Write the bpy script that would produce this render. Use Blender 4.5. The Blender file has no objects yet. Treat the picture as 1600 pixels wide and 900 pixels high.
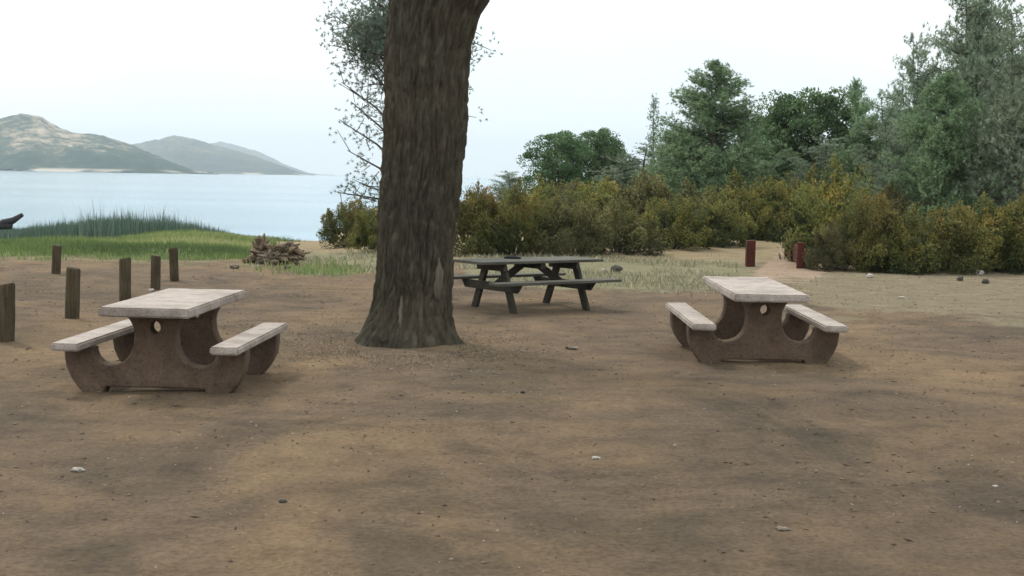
import bpy, math, random
import numpy as np
from mathutils import Matrix, Vector, noise as mn

random.seed(7); rng = np.random.default_rng(11)
S = bpy.context.scene; C = S.collection

# ---------------------------------------------------------------- camera
CAMH = 1.9; FPX = 2050.0; HOR = 278.5; ROLL = math.radians(1.1)
pit = math.atan((450 - HOR) / FPX)
F = Vector((0, math.cos(pit), -math.sin(pit))); U = Vector((0, math.sin(pit), math.cos(pit))); X = Vector((1, 0, 0))
RT = X * math.cos(ROLL) + U * math.sin(ROLL); UP = U * math.cos(ROLL) - X * math.sin(ROLL)
cd = bpy.data.cameras.new('camera'); cam = bpy.data.objects.new('camera', cd); C.objects.link(cam)
m = Matrix((RT, UP, -F)).transposed().to_4x4(); m.translation = (0, 0, CAMH); cam.matrix_world = m
cd.sensor_width = 36; cd.lens = FPX / 1600 * 36; cd.clip_start = 0.1; cd.clip_end = 20000
S.camera = cam

# ---------------------------------------------------------------- sky and sun
SUN_DIR = Vector((-0.42, 0.52, 0.80)).normalized()
sun_el = math.asin(SUN_DIR.z); sun_az = math.atan2(SUN_DIR.x, SUN_DIR.y)
w = bpy.data.worlds.new('World'); S.world = w; w.use_nodes = True
nt = w.node_tree; nt.nodes.clear(); N = nt.nodes.new; L = nt.links.new
sky = N('ShaderNodeTexSky'); sky.sky_type = 'NISHITA'; sky.sun_disc = False
sky.sun_elevation = sun_el; sky.sun_rotation = sun_az; sky.dust_density = 3.0
tc = N('ShaderNodeTexCoord'); ns = N('ShaderNodeTexNoise'); ns.inputs['Scale'].default_value = 2.2; ns.inputs['Detail'].default_value = 4
mp = N('ShaderNodeMapping'); mp.inputs['Scale'].default_value = (1, 1, 2.5)
L(tc.outputs['Generated'], mp.inputs[0]); L(mp.outputs[0], ns.inputs['Vector'])
cr = N('ShaderNodeValToRGB'); cr.color_ramp.elements[0].position = .38; cr.color_ramp.elements[0].color = (8.3, 9.1, 9.4, 1)
cr.color_ramp.elements[1].position = .66; cr.color_ramp.elements[1].color = (9.6, 9.8, 9.7, 1)
L(ns.outputs['Fac'], cr.inputs[0])
mx = N('ShaderNodeMix'); mx.data_type = 'RGBA'; mx.inputs[0].default_value = .86
L(sky.outputs[0], mx.inputs[6]); L(cr.outputs[0], mx.inputs[7])
bg = N('ShaderNodeBackground'); bg.inputs['Strength'].default_value = 0.135
sz = N('ShaderNodeSeparateXYZ'); L(tc.outputs['Generated'], sz.inputs[0])
mr = N('ShaderNodeMapRange'); mr.inputs[1].default_value = .08; mr.inputs[2].default_value = 1; mr.inputs[3].default_value = 1.0; mr.inputs[4].default_value = 1.75
L(sz.outputs['Z'], mr.inputs[0])
vm = N('ShaderNodeVectorMath'); vm.operation = 'SCALE'; L(mx.outputs[2], vm.inputs[0]); L(mr.outputs[0], vm.inputs['Scale'])
L(vm.outputs[0], bg.inputs['Color']); ow = N('ShaderNodeOutputWorld'); L(bg.outputs[0], ow.inputs['Surface'])
sl = bpy.data.lights.new('sun', 'SUN'); sl.energy = 2.2; sl.angle = math.radians(7); sl.color = (1, .95, .87)
so = bpy.data.objects.new('sun', sl); C.objects.link(so); so.rotation_euler = SUN_DIR.to_track_quat('Z', 'Y').to_euler()
S.view_settings.view_transform = 'Standard'; S.view_settings.look = 'None'
S.view_settings.exposure = 0; S.view_settings.gamma = 1; S.view_settings.use_curve_mapping = False
S.cycles.max_bounces = 6; S.cycles.volume_bounces = 0; S.cycles.transparent_max_bounces = 8

# ---------------------------------------------------------------- helpers
def at(px, d, z=0.0):
    """world x for photo column px on the ground at distance d"""
    xi, yi = px - 800, 0
    return (xi / FPX) * d * 1.0
def ground_at(px, py, z=0.0):
    a = ROLL; dx, dy = px - 800, py - 450
    x = dx * math.cos(a) + dy * math.sin(a); y = -dx * math.sin(a) + dy * math.cos(a)
    v = F * FPX + X * x - U * y
    t = (z - CAMH) / v.z
    return Vector((v.x * t, v.y * t, z))

def tag(o, label=None, cat=None, group=None, kind=None):
    if label: o['label'] = label
    if cat: o['category'] = cat
    if group: o['group'] = group
    if kind: o['kind'] = kind
    return o
def empty(name, loc, rz=0, label=None, cat=None, group=None):
    o = bpy.data.objects.new(name, None); C.objects.link(o); o.location = loc; o.rotation_euler = (0, 0, rz); o.empty_display_size = .3
    return tag(o, label, cat, group)
def link(name, me, mat, parent=None, smooth=False):
    o = bpy.data.objects.new(name, me); C.objects.link(o)
    if mat: me.materials.clear(); me.materials.append(mat)
    if parent: o.parent = parent
    if smooth: me.polygons.foreach_set('use_smooth', [True] * len(me.polygons))
    return o
def npmesh(name, V, Fc):
    """V (n,3), Fc (m,k) all faces k-gons"""
    V = np.asarray(V, np.float32); Fc = np.asarray(Fc, np.int32); k = Fc.shape[1]
    me = bpy.data.meshes.new(name); me.vertices.add(len(V)); me.vertices.foreach_set('co', V.ravel())
    me.loops.add(Fc.size); me.loops.foreach_set('vertex_index', Fc.ravel())
    me.polygons.add(len(Fc)); me.polygons.foreach_set('loop_start', np.arange(0, Fc.size, k, dtype=np.int32))
    me.polygons.foreach_set('loop_total', np.full(len(Fc), k, np.int32)); me.update(calc_edges=True); return me
def attr(me, name, vals, domain='POINT'):
    a = me.attributes.new(name, 'FLOAT', domain); a.data.foreach_set('value', np.asarray(vals, np.float32)); return a
def sm(a, b, x):
    t = np.clip((x - a) / (b - a), 0, 1); return t * t * (3 - 2 * t)

def _hash(ix, iy, s):
    h = (ix * 374761393 + iy * 668265263 + s * 144665) & 0xffffffff
    h = ((h ^ (h >> 13)) * 1274126177) & 0xffffffff
    return ((h ^ (h >> 16)) & 0xffff) / 65535.0
def vnoise(x, y, s=0):
    x = np.asarray(x, float); y = np.asarray(y, float)
    ix = np.floor(x).astype(np.int64); iy = np.floor(y).astype(np.int64); fx = x - ix; fy = y - iy
    fx = fx * fx * (3 - 2 * fx); fy = fy * fy * (3 - 2 * fy)
    a = _hash(ix, iy, s); b = _hash(ix + 1, iy, s); c = _hash(ix, iy + 1, s); d = _hash(ix + 1, iy + 1, s)
    return (a * (1 - fx) + b * fx) * (1 - fy) + (c * (1 - fx) + d * fx) * fy
def fbm(x, y, o=4, s=0):
    r = 0; a = .5; t = 0
    for i in range(o): r = r + a * vnoise(x * 2 ** i, y * 2 ** i, s + i); t += a; a *= .5
    return r / t

class MB:
    """collects boxes / tubes / lumps and links them as ONE mesh"""
    def __init__(s): s.v = []; s.f = []
    def add(s, v, f):
        n = len(s.v); s.v += [tuple(p) for p in v]; s.f += [tuple(i + n for i in q) for q in f]; return s
    def box(s, c, d, M=None, j=0):
        v = [Vector((c[0] + d[0] / 2 * a, c[1] + d[1] / 2 * b, c[2] + d[2] / 2 * e)) for a in (-1, 1) for b in (-1, 1) for e in (-1, 1)]
        if j: v = [p + Vector((random.uniform(-j, j), random.uniform(-j, j), random.uniform(-j, j))) for p in v]
        if M: v = [M @ p for p in v]
        return s.add(v, [(0, 1, 3, 2), (4, 6, 7, 5), (0, 4, 5, 1), (2, 3, 7, 6), (0, 2, 6, 4), (1, 5, 7, 3)])
    def bar(s, a, b, w_, h_):
        a = Vector(a); b = Vector(b); z = (b - a); ln = z.length; z.normalize()
        q = z.to_track_quat('Z', 'Y'); M = Matrix.Translation((a + b) / 2) @ q.to_matrix().to_4x4()
        return s.box((0, 0, 0), (w_, h_, ln), M)
    def tube(s, pts, rad, n=8, jit=0, cap=True):
        pts = [Vector(p) for p in pts]; v = []; f = []
        ref = Vector((0.3, 1, 0.1)).normalized()
        for i, p in enumerate(pts):
            d = (pts[min(i + 1, len(pts) - 1)] - pts[max(i - 1, 0)])
            if d.length < 1e-6: d = Vector((0, 0, 1))
            d.normalize(); a = d.cross(ref)
            if a.length < .05: a = d.cross(Vector((1, 0, 0)))
            a.normalize(); b = d.cross(a)
            for k in range(n):
                t = 2 * math.pi * k / n; r = rad[i] * (1 + random.uniform(-jit, jit))
                v.append(p + a * math.cos(t) * r + b * math.sin(t) * r)
        for i in range(len(pts) - 1):
            for k in range(n):
                k2 = (k + 1) % n; f.append((i * n + k, i * n + k2, (i + 1) * n + k2, (i + 1) * n + k))
        if cap: f.append(tuple(range(n))[::-1]); f.append(tuple(range((len(pts) - 1) * n, len(pts) * n)))
        return s.add(v, f)
    def mesh(s, name):
        me = bpy.data.meshes.new(name); me.from_pydata(s.v, [], s.f); me.update(); return me
    def build(s, name, mat, parent=None, bevel=0, seg=2, smooth=False):
        o = link(name, s.mesh(name), mat, parent, smooth)
        if bevel:
            b = o.modifiers.new('bevel', 'BEVEL'); b.width = bevel; b.segments = seg; b.limit_method = 'ANGLE'
        return o

# ---------------------------------------------------------------- materials
def new_mat(name, rough=.9, spec=.2):
    mt = bpy.data.materials.new(name); mt.use_nodes = True; n = mt.node_tree
    b = n.nodes['Principled BSDF']; b.inputs['Roughness'].default_value = rough; b.inputs['Specular IOR Level'].default_value = spec
    return mt, n, b
def noise_node(n, scale, detail=6, rough=.6, coord='Object', sc=(1, 1, 1), dist=0):
    t = n.nodes.new('ShaderNodeTexCoord'); mp = n.nodes.new('ShaderNodeMapping'); mp.inputs['Scale'].default_value = sc
    x = n.nodes.new('ShaderNodeTexNoise'); x.inputs['Scale'].default_value = scale; x.inputs['Detail'].default_value = detail
    x.inputs['Roughness'].default_value = rough; x.inputs['Distortion'].default_value = dist
    n.links.new(t.outputs[coord], mp.inputs[0]); n.links.new(mp.outputs[0], x.inputs['Vector']); return x
def ramp(n, src, stops):
    r = n.nodes.new('ShaderNodeValToRGB'); e = r.color_ramp.elements
    while len(e) < len(stops): e.new(.5)
    for q, (p, c) in zip(e, stops): q.position = p; q.color = (*c, 1)
    n.links.new(src, r.inputs[0]); return r
def mixc(n, fac, a, b, mode='MIX'):
    x = n.nodes.new('ShaderNodeMix'); x.data_type = 'RGBA'; x.blend_type = mode
    for sck, v in ((x.inputs[0], fac), (x.inputs[6], a), (x.inputs[7], b)):
        if hasattr(v, 'links') or isinstance(v, bpy.types.NodeSocket): n.links.new(v, sck)
        else: sck.default_value = v if not isinstance(v, tuple) else (*v, 1)
    return x.outputs[2]
def math_n(n, op, a, b=0.0, clamp=False):
    x = n.nodes.new('ShaderNodeMath'); x.operation = op; x.use_clamp = clamp
    for i, v in enumerate((a, b)):
        if isinstance(v, bpy.types.NodeSocket): n.links.new(v, x.inputs[i])
        else: x.inputs[i].default_value = v
    return x.outputs[0]
def bump(n, b, h, strength=.5, dist=.02):
    x = n.nodes.new('ShaderNodeBump'); x.inputs['Strength'].default_value = strength; x.inputs['Distance'].default_value = dist
    n.links.new(h, x.inputs['Height']); n.links.new(x.outputs[0], b.inputs['Normal']); return x
def simple(name, stops, scale, rough=.9, spec=.2, bs=.4, bd=.01, sc=(1, 1, 1), detail=8, dist=0):
    mt, n, b = new_mat(name, rough, spec); x = noise_node(n, scale, detail, .65, 'Object', sc, dist)
    x.noise_dimensions = '4D'; oi = n.nodes.new('ShaderNodeObjectInfo'); n.links.new(math_n(n, 'MULTIPLY', oi.outputs['Random'], 40), x.inputs['W'])
    y = noise_node(n, scale * .22, 4, .6, 'Object', (1, 1, 1), .5); y.noise_dimensions = '4D'; n.links.new(math_n(n, 'MULTIPLY', oi.outputs['Random'], 25), y.inputs['W'])
    f2 = noise_node(n, scale * 7, 4, .7)
    r = ramp(n, x.outputs['Fac'], stops); st = ramp(n, y.outputs['Fac'], [(.36, (.62, .60, .56)), (.52, (1, 1, 1)), (.7, (1.12, 1.1, 1.08))]); sp = ramp(n, f2.outputs['Fac'], [(.36, (.6, .58, .55)), (.44, (1, 1, 1)), (.66, (1.15, 1.15, 1.15))])
    n.links.new(mixc(n, 1.0, mixc(n, .75, r.outputs[0], st.outputs[0], 'MULTIPLY'), sp.outputs[0], 'MULTIPLY'), b.inputs['Base Color']); bump(n, b, math_n(n, 'ADD', x.outputs['Fac'], math_n(n, 'MULTIPLY', f2.outputs['Fac'], .35)), bs, bd); return mt
def leaf_mat(name, cols, trans=.25, rough=.7, big=None):
    """cols: list of (pos, rgb) over the leaf's own tint value"""
    mt, n, b = new_mat(name, rough, .25)
    a = n.nodes.new('ShaderNodeAttribute'); a.attribute_name = 'tint'
    r = ramp(n, a.outputs['Fac'], cols)
    oi = n.nodes.new('ShaderNodeObjectInfo')
    hs = n.nodes.new('ShaderNodeHueSaturation')
    v = math_n(n, 'MULTIPLY_ADD', oi.outputs['Random'], .35); n.nodes[-1].inputs[2].default_value = .83
    n.links.new(v, hs.inputs['Value'])
    hv = math_n(n, 'MULTIPLY_ADD', oi.outputs['Random'], .03); n.nodes[-1].inputs[2].default_value = .487
    n.links.new(hv, hs.inputs['Hue'])
    n.links.new(r.outputs[0], hs.inputs['Color']); n.links.new(hs.outputs[0], b.inputs['Base Color'])
    tr = n.nodes.new('ShaderNodeBsdfTranslucent'); n.links.new(hs.outputs[0], tr.inputs['Color'])
    ms = n.nodes.new('ShaderNodeMixShader'); ms.inputs[0].default_value = trans
    n.links.new(b.outputs[0], ms.inputs[1]); n.links.new(tr.outputs[0], ms.inputs[2])
    n.links.new(ms.outputs[0], n.nodes['Material Output'].inputs['Surface']); return mt

M = {}
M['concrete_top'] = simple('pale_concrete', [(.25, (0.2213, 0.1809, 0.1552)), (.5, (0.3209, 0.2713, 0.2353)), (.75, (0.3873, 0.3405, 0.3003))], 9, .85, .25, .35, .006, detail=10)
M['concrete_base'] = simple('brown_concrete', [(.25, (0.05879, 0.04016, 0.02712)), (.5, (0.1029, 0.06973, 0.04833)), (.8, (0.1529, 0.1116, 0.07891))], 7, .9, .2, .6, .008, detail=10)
M['old_wood'] = simple('weathered_wood', [(.25, (0.01728, 0.01488, 0.01037)), (.55, (0.0432, 0.03696, 0.02678)), (.8, (0.0864, 0.072, 0.054))], 6, .85, .25, .6, .005, sc=(0.2304, 2.88, 2.592))
M['old_wood_top'] = simple('pale_plank_wood', [(.25, (0.04318, 0.04131, 0.0304)), (.55, (0.0864, 0.07985, 0.06081)), (.8, (0.1419, 0.1267, 0.1013))], 6, .8, .3, .6, .005, sc=(0.2468, 3.305, 3.04))  # lighter tone for the tabletop and seat planks
M['post_wood'] = simple('treated_post_wood', [(.3, (0.0378, 0.0294, 0.01568)), (.55, (0.0756, 0.05733, 0.0342)), (.8, (0.1344, 0.09927, 0.06413))], 14, .9, .2, .8, .01, sc=(2.52, 2.205, 0.2494))
M['red_wood'] = simple('red_stained_wood', [(.3, (0.044, 0.012, 0.0072)), (.6, (0.084, 0.0224, 0.0144)), (.8, (0.12, 0.04, 0.0256))], 9, .85, .2, .5, .005, sc=(2.4, 2.4, 0.4))
M['branch'] = simple('branch_bark', [(.3, (.05, .042, .034)), (.7, (.13, .11, .09))], 12, .95, .1, .8, .01)
M['rock'] = simple('weathered_rock', [(.3, (.09, .075, .055)), (.5, (.20, .16, .12)), (.75, (.38, .31, .24))], 9, .9, .2, .9, .02)
M['dark_rock'] = simple('dark_rock', [(.3, (.035, .033, .03)), (.7, (.11, .10, .09))], 14, .9, .2, .9, .01)
M['pale_rock'] = simple('pale_rock', [(.3, (.28, .25, .21)), (.7, (.5, .46, .4))], 14, .9, .2, .9, .01)
M['driftwood'] = simple('driftwood', [(.3, (0.072, 0.0468, 0.0288)), (.5, (0.1584, 0.1116, 0.072)), (.75, (0.3024, 0.2448, 0.1872))], 7, .9, .2, .9, .03, sc=(0.72, 2.16, 2.16))
M['dark_log'] = simple('dark_wet_wood', [(.3, (.02, .02, .022)), (.7, (.06, .058, .06))], 10, .8, .3, .8, .01)
M['cloth'] = simple('dark_cloth', [(.3, (.012, .012, .013)), (.7, (.03, .03, .032))], 20, .9, .1, .5, .005)
M['scar'] = simple('bare_trunk_wood', [(.3, (0.078, 0.063, 0.045)), (.7, (0.156, 0.132, 0.099))], 10, .85, .2, .9, .01, sc=(1.8, 1.8, 0.36))
M['oak'] = leaf_mat('oak_leaves', [(0, (0.03049, 0.06864, 0.02483)), (.5, (0.08039, 0.1518, 0.05869)), (1, (0.1802, 0.264, 0.1241))])
M['pine'] = leaf_mat('pine_needles', [(0, (0.07132, 0.1222, 0.05563)), (.5, (0.1664, 0.2515, 0.1224)), (1, (0.3329, 0.4312, 0.2392))])
M['graypine'] = leaf_mat('grey_pine_needles', [(0, (0.09714, 0.1348, 0.08475)), (.5, (0.2082, 0.2696, 0.1751)), (1, (0.3886, 0.4583, 0.3163))], .3)
M['wisp'] = leaf_mat('pale_needles', [(0, (0.08883, 0.1313, 0.0918)), (.5, (0.1777, 0.2451, 0.1721)), (1, (0.3069, 0.3852, 0.2907))], .4)
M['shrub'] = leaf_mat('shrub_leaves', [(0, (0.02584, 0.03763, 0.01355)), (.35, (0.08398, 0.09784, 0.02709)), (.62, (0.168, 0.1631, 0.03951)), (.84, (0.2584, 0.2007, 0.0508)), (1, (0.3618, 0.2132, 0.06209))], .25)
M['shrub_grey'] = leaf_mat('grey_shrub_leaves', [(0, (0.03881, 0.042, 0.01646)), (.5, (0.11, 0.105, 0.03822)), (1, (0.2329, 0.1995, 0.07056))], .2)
M['grass'] = leaf_mat('green_grass', [(0, (0.07455, 0.106, 0.0409)), (.5, (0.1491, 0.2019, 0.05908)), (1, (0.3621, 0.3431, 0.1636))], .3)
M['reed'] = leaf_mat('reeds', [(0, (0.05544, 0.09856, 0.07762)), (.5, (0.117, 0.1725, 0.1294)), (1, (0.2957, 0.3203, 0.2199))], .25)
M['dry_grass'] = leaf_mat('dry_grass', [(0, (.14, .15, .07)), (.5, (.30, .28, .17)), (1, (.47, .44, .32))], .2)
M['litter'] = leaf_mat('litter', [(0, (.05, .035, .022)), (.5, (.13, .095, .06)), (1, (.34, .28, .2))], .05)

# ---------------------------------------------------------------- terrain
LAKE = -1.0
def masks(x, y):
    u = x / np.maximum(y, 1.0)
    n1 = fbm(x * .35, y * .35, 4, 3); n2 = fbm(x * 1.3, y * 1.3, 3, 9)
    e = (n1 - .5) * 9 + (n2 - .5) * 3
    left = 1 - sm(-.205, -.175, u + (n1 - .5) * .08)
    green = sm(25.0, 29.5, y + e * 1.1) * left
    # second low green patch between the driftwood and the big trunk
    green = np.maximum(green, .8 * np.exp(-(((u + .145) / .035) ** 2 + ((y - 26.0 + e * .3) / 2.2) ** 2)))
    dry = sm(21.5, 25, y + e * .5) * sm(-.05, -.02, u) * (1 - sm(.17, .23, u + (n1 - .5) * .06)) * (1 - sm(30, 34, y))
    dry = np.maximum(dry, .7 * sm(24, 27, y + e) * (1 - sm(-.1, -.06, u)) * (1 - green) * (1 - sm(33, 38, y)))
    sand = sm(27, 32, y + e * .7) * (1 - sm(.0, .05, u)) * (1 - green)
    sand = np.maximum(sand, sm(30.5, 33.5, y + e * .3) * sm(.03, .09, u))
    pth = .197 + .03 * np.sin((y - 25) * .12)
    path = (1 - sm(.020, .034, np.abs(u - pth - .004))) * sm(22.5, 30, y)
    gravel = sm(.20, .26, u + (n1 - .5) * .05 + (y - 20) * .006) * sm(17.5, 21.5, y + e * .6) * (1 - sm(29, 33, y))
    return green, dry, sand, np.maximum(path, 0), gravel
def height(x, y):
    x = np.asarray(x, float); y = np.asarray(y, float)
    u = x / np.maximum(y, 1.0)
    land = np.maximum(sm(-.15, -.08, u) * (1 - sm(95, 125, y)), 0)
    s = sm(24, 74, y) * -1.35 - sm(70, 180, y) * 2.6
    z = s * (1 - land) + land * (sm(28, 60, y) * .15)
    far = sm(120, 200, y); z = z * (1 - far) - 4 * far
    z = z + .32 * np.exp(-(((u + .245) / .05) ** 2 + ((y - 42) / 7) ** 2)) + .15 * np.exp(-(((u + .34) / .05) ** 2 + ((y - 36) / 5) ** 2))
    z = z + (fbm(x * .25, y * .25, 3, 21) - .5) * .16 * sm(3, 12, y) * (1 - sm(60, 100, y))
    z = z + (fbm(x * 1.1, y * 1.1, 3, 5) - .5) * .045 + (fbm(x * 5, y * 5, 3, 31) - .5) * .018 * (1 - sm(30, 60, y))
    return z
def spacing(lim0, lim1, d0, grow, far):
    a = [0.0]; d = d0
    while a[-1] < far:
        if a[-1] > lim1: d *= grow
        a.append(a[-1] + d)
    return np.array(a)
ys = spacing(0, 34, .085, 1.045, 9500) + 3.0
ys = np.concatenate([[-60, -25, -10, -3, 0, 1.5, 2.4], ys])
xp = spacing(0, 11, .085, 1.05, 7000); xs = np.concatenate([-xp[:0:-1], xp])
GX, GY = np.meshgrid(xs, ys); nx, ny = len(xs), len(ys)
GZ = height(GX, GY)
idx = np.arange(nx * ny).reshape(ny, nx)
Q = np.stack([idx[:-1, :-1], idx[:-1, 1:], idx[1:, 1:], idx[1:, :-1]], -1).reshape(-1, 4)
me = npmesh('ground', np.stack([GX, GY, GZ], -1).reshape(-1, 3), Q)
for nm, a in zip(('green', 'dry', 'sand', 'path', 'gravel'), masks(GX, GY)): attr(me, nm, a.ravel())
mt, n, b = new_mat('dirt_ground', .95, .1)
nz1 = noise_node(n, .46, 6, .62, 'Object', (.75, .5, 1), .8); nz2 = noise_node(n, 2.6, 8, .7, 'Object', (.7, 1, 1)); nz3 = noise_node(n, 26, 6, .7)
nz4 = noise_node(n, .85, 7, .68, 'Object', (.7, .55, 1), 1.2)  # broad dirt tones; the darker blotches also paint soft tree shade into the colour
c1 = ramp(n, nz1.outputs['Fac'], [(.36, (0.09632, 0.06964, 0.04839)), (.46, (0.1376, 0.09822, 0.06613)), (.54, (0.1818, 0.125, 0.07098)), (.68, (0.2554, 0.1697, 0.09032))]).outputs[0]
c2 = ramp(n, nz4.outputs['Fac'], [(.40, (0.09148, 0.07439, 0.05136)), (.5, (0.1638, 0.1181, 0.07903)), (.66, (0.2408, 0.1662, 0.09879))]).outputs[0]
col = mixc(n, .5, c1, c2)
c3 = ramp(n, nz2.outputs['Fac'], [(.3, (.72, .72, .72)), (.5, (1, 1, 1)), (.72, (1.22, 1.2, 1.18))]).outputs[0]
col = mixc(n, 1.0, col, c3, 'MULTIPLY')
c4 = ramp(n, nz3.outputs['Fac'], [(.32, (.7, .7, .7)), (.5, (1, 1, 1)), (.7, (1.25, 1.25, 1.25))]).outputs[0]
def at_n(nm):
    a = n.nodes.new('ShaderNodeAttribute'); a.attribute_name = nm; return a.outputs['Fac']
def edge(a, src, k=.55):
    v = math_n(n, 'ADD', a, math_n(n, 'MULTIPLY', math_n(n, 'SUBTRACT', src, .5), k * 2)); 
    mr = n.nodes.new('ShaderNodeMapRange'); mr.inputs[1].default_value = .35; mr.inputs[2].default_value = .65; n.links.new(v, mr.inputs[0])
    return math_n(n, 'MULTIPLY', mr.outputs[0], math_n(n, 'MULTIPLY', a, 6, True), True)
sandc = ramp(n, nz2.outputs['Fac'], [(.3, (0.2002, 0.1517, 0.08806)), (.7, (0.2966, 0.2328, 0.1384))]).outputs[0]
dryc = ramp(n, nz2.outputs['Fac'], [(.3, (0.144, 0.1341, 0.07452)), (.7, (0.2448, 0.2187, 0.1296))]).outputs[0]
grec = ramp(n, nz4.outputs['Fac'], [(.35, (0.07023, 0.09371, 0.03442)), (.55, (0.1074, 0.1424, 0.04208)), (.7, (0.1983, 0.1874, 0.0918))]).outputs[0]
pac = ramp(n, nz2.outputs['Fac'], [(.3, (0.2548, 0.1825, 0.1276)), (.7, (0.3452, 0.2555, 0.1813))]).outputs[0]
grc = ramp(n, nz2.outputs['Fac'], [(.3, (0.1484, 0.1199, 0.07679)), (.7, (0.2522, 0.2065, 0.1324))]).outputs[0]
col = mixc(n, edge(at_n('sand'), nz2.outputs['Fac'], .35), col, sandc)
col = mixc(n, edge(at_n('dry'), nz2.outputs['Fac']), col, dryc)
col = mixc(n, edge(at_n('gravel'), nz2.outputs['Fac']), col, grc)
col = mixc(n, edge(at_n('green'), nz2.outputs['Fac']), col, grec)
col = mixc(n, edge(at_n('path'), nz2.outputs['Fac'], .75), col, pac)
col = mixc(n, 1.0, col, c4, 'MULTIPLY')
n.links.new(col, b.inputs['Base Color'])
hh = math_n(n, 'ADD', math_n(n, 'MULTIPLY', nz2.outputs['Fac'], 2.2), nz3.outputs['Fac'])
bump(n, b, hh, 1.0, .045)
tag(link('ground', me, mt, None, True), 'bare brown dirt clearing with patches of grass and sand', kind='structure')
def gz(x, y): return float(height(np.array([x]), np.array([y]))[0])
def gp(px, py):
    p = ground_at(px, py, 0.0)
    for _ in range(6):
        p = ground_at(px, py, gz(p.x, p.y))
    return p

# ---------------------------------------------------------------- lake
me = npmesh('lake', [(-7500, 48, LAKE), (7500, 48, LAKE), (7500, 9000, LAKE), (-7500, 9000, LAKE)], [(0, 1, 2, 3)])
mt, n, b = new_mat('lake_water', .12, .5); b.inputs['Base Color'].default_value = (.16, .33, .37, 1); b.inputs['IOR'].default_value = 1.33
n1 = noise_node(n, .9, 6, .65, 'Object', (.35, 1, 1)); n2 = noise_node(n, .03, 5, .6, 'Object', (.12, 1, 1))
cc = ramp(n, n2.outputs['Fac'], [(.35, (.07, .18, .25)), (.65, (.16, .29, .36))]); n.links.new(cc.outputs[0], b.inputs['Base Color'])
bump(n, b, n1.outputs['Fac'], .55, .25)
tag(link('lake', me, mt), 'pale blue lake water', kind='structure')

# ---------------------------------------------------------------- hills across the lake
def hill(name, dist, depth, prof, seed, stops, label, rough_amp):
    px = np.array([p[0] for p in prof], float); py = np.array([p[1] for p in prof], float)
    us = np.linspace(px[0], px[-1], 420); yy = np.interp(us, px, py)
    hor = HOR + (us - 800) * math.tan(ROLL)
    hh = np.maximum((hor - yy) / FPX, 0)
    ts = np.linspace(0, 1, 90)
    Ug, Tg = np.meshgrid((us - 800) / FPX, ts)
    D = dist + Tg * depth
    Hp = hh[None, :] * (dist + .55 * depth) + CAMH - LAKE
    xx = Ug * D; shape = np.clip(np.sin(np.clip(Tg / .55, 0, 1) * math.pi / 2), 0, 1) ** 1.15 * np.where(Tg > .55, 1 - ((Tg - .55) / .45) ** 2, 1)
    rn = np.abs(fbm(xx * .006 + D * .002, D * .004, 5, seed) - .5) * 2
    rn2 = fbm(xx * .02, D * .015, 4, seed + 9) - .5
    Z = LAKE - 1 + Hp * shape * (1 - rough_amp * rn * (1 - sm(.35, .5, Tg) * .8)) + rn2 * Hp * .16 + (fbm(xx * .09, D * .03, 3, seed + 4) - .5) * 5 * np.minimum(shape * 3, 1) * np.minimum(shape * 3, 1)
    fade = sm(0, .03, (us - us[0]) / (us[-1] - us[0])) if False else 1
    V = np.stack([xx, D, Z * fade], -1).reshape(-1, 3); k = len(us)
    ii = np.arange(len(V)).reshape(len(ts), k)
    Q = np.stack([ii[:-1, :-1], ii[:-1, 1:], ii[1:, 1:], ii[1:, :-1]], -1).reshape(-1, 4)
    me = npmesh(name, V, Q); mt, n, b = new_mat(name + '_cover', 1, 0)
    a = noise_node(n, .011, 8, .72); c = noise_node(n, .06, 6, .75)
    f = math_n(n, 'ADD', math_n(n, 'MULTIPLY', a.outputs['Fac'], .6), math_n(n, 'MULTIPLY', c.outputs['Fac'], .4))
    ps = n.nodes.new('ShaderNodeSeparateXYZ'); g = n.nodes.new('ShaderNodeNewGeometry'); n.links.new(g.outputs['Position'], ps.inputs[0])
    mr = n.nodes.new('ShaderNodeMapRange'); mr.inputs[1].default_value = 0; mr.inputs[2].default_value = 60; mr.inputs[3].default_value = -.10; mr.inputs[4].default_value = .03
    n.links.new(ps.outputs['Z'], mr.inputs[0]); f = math_n(n, 'ADD', f, mr.outputs[0])
    m2 = n.nodes.new('ShaderNodeMapRange'); m2.inputs[1].default_value = 1.5; m2.inputs[2].default_value = 5; m2.inputs[3].default_value = 1; m2.inputs[4].default_value = 0
    n.links.new(ps.outputs['Z'], m2.inputs[0]); sx = noise_node(n, .008, 4, .6); sh = ramp(n, sx.outputs['Fac'], [(.5, (0, 0, 0)), (.6, (1, 1, 1))])
    n.links.new(mixc(n, math_n(n, 'MULTIPLY', m2.outputs[0], sh.outputs[0]), ramp(n, f, stops).outputs[0], (.42, .38, .31)), b.inputs['Base Color'])
    tag(link(name, me, mt, None, True), label, kind='structure')
sc1 = [(.40, (.025, .045, .035)), (.51, (.06, .085, .06)), (.545, (.19, .165, .12)), (.62, (.40, .34, .25))]
hill('hills', 1900, 900, [(-700, 215), (-500, 190), (-350, 205), (-200, 175), (-100, 190), (0, 184), (30, 177), (60, 182), (75, 191), (100, 203), (130, 210), (160, 214), (200, 225), (225, 235), (250, 246), (270, 255), (290, 262), (310, 269), (340, 275)], 4, sc1, 'brush covered hills on the far shore', .35)
sc2 = [(.40, (.035, .055, .05)), (.52, (.07, .085, .07)), (.64, (.2, .18, .13))]
hill('far_ridge', 3300, 1500, [(60, 262), (120, 240), (180, 230), (215, 225), (250, 217), (270, 214), (300, 216), (330, 227), (370, 235), (400, 245), (430, 256), (460, 267), (490, 276)], 14, sc2, 'blue hazy ridge sloping down to the lake', .3)
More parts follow.
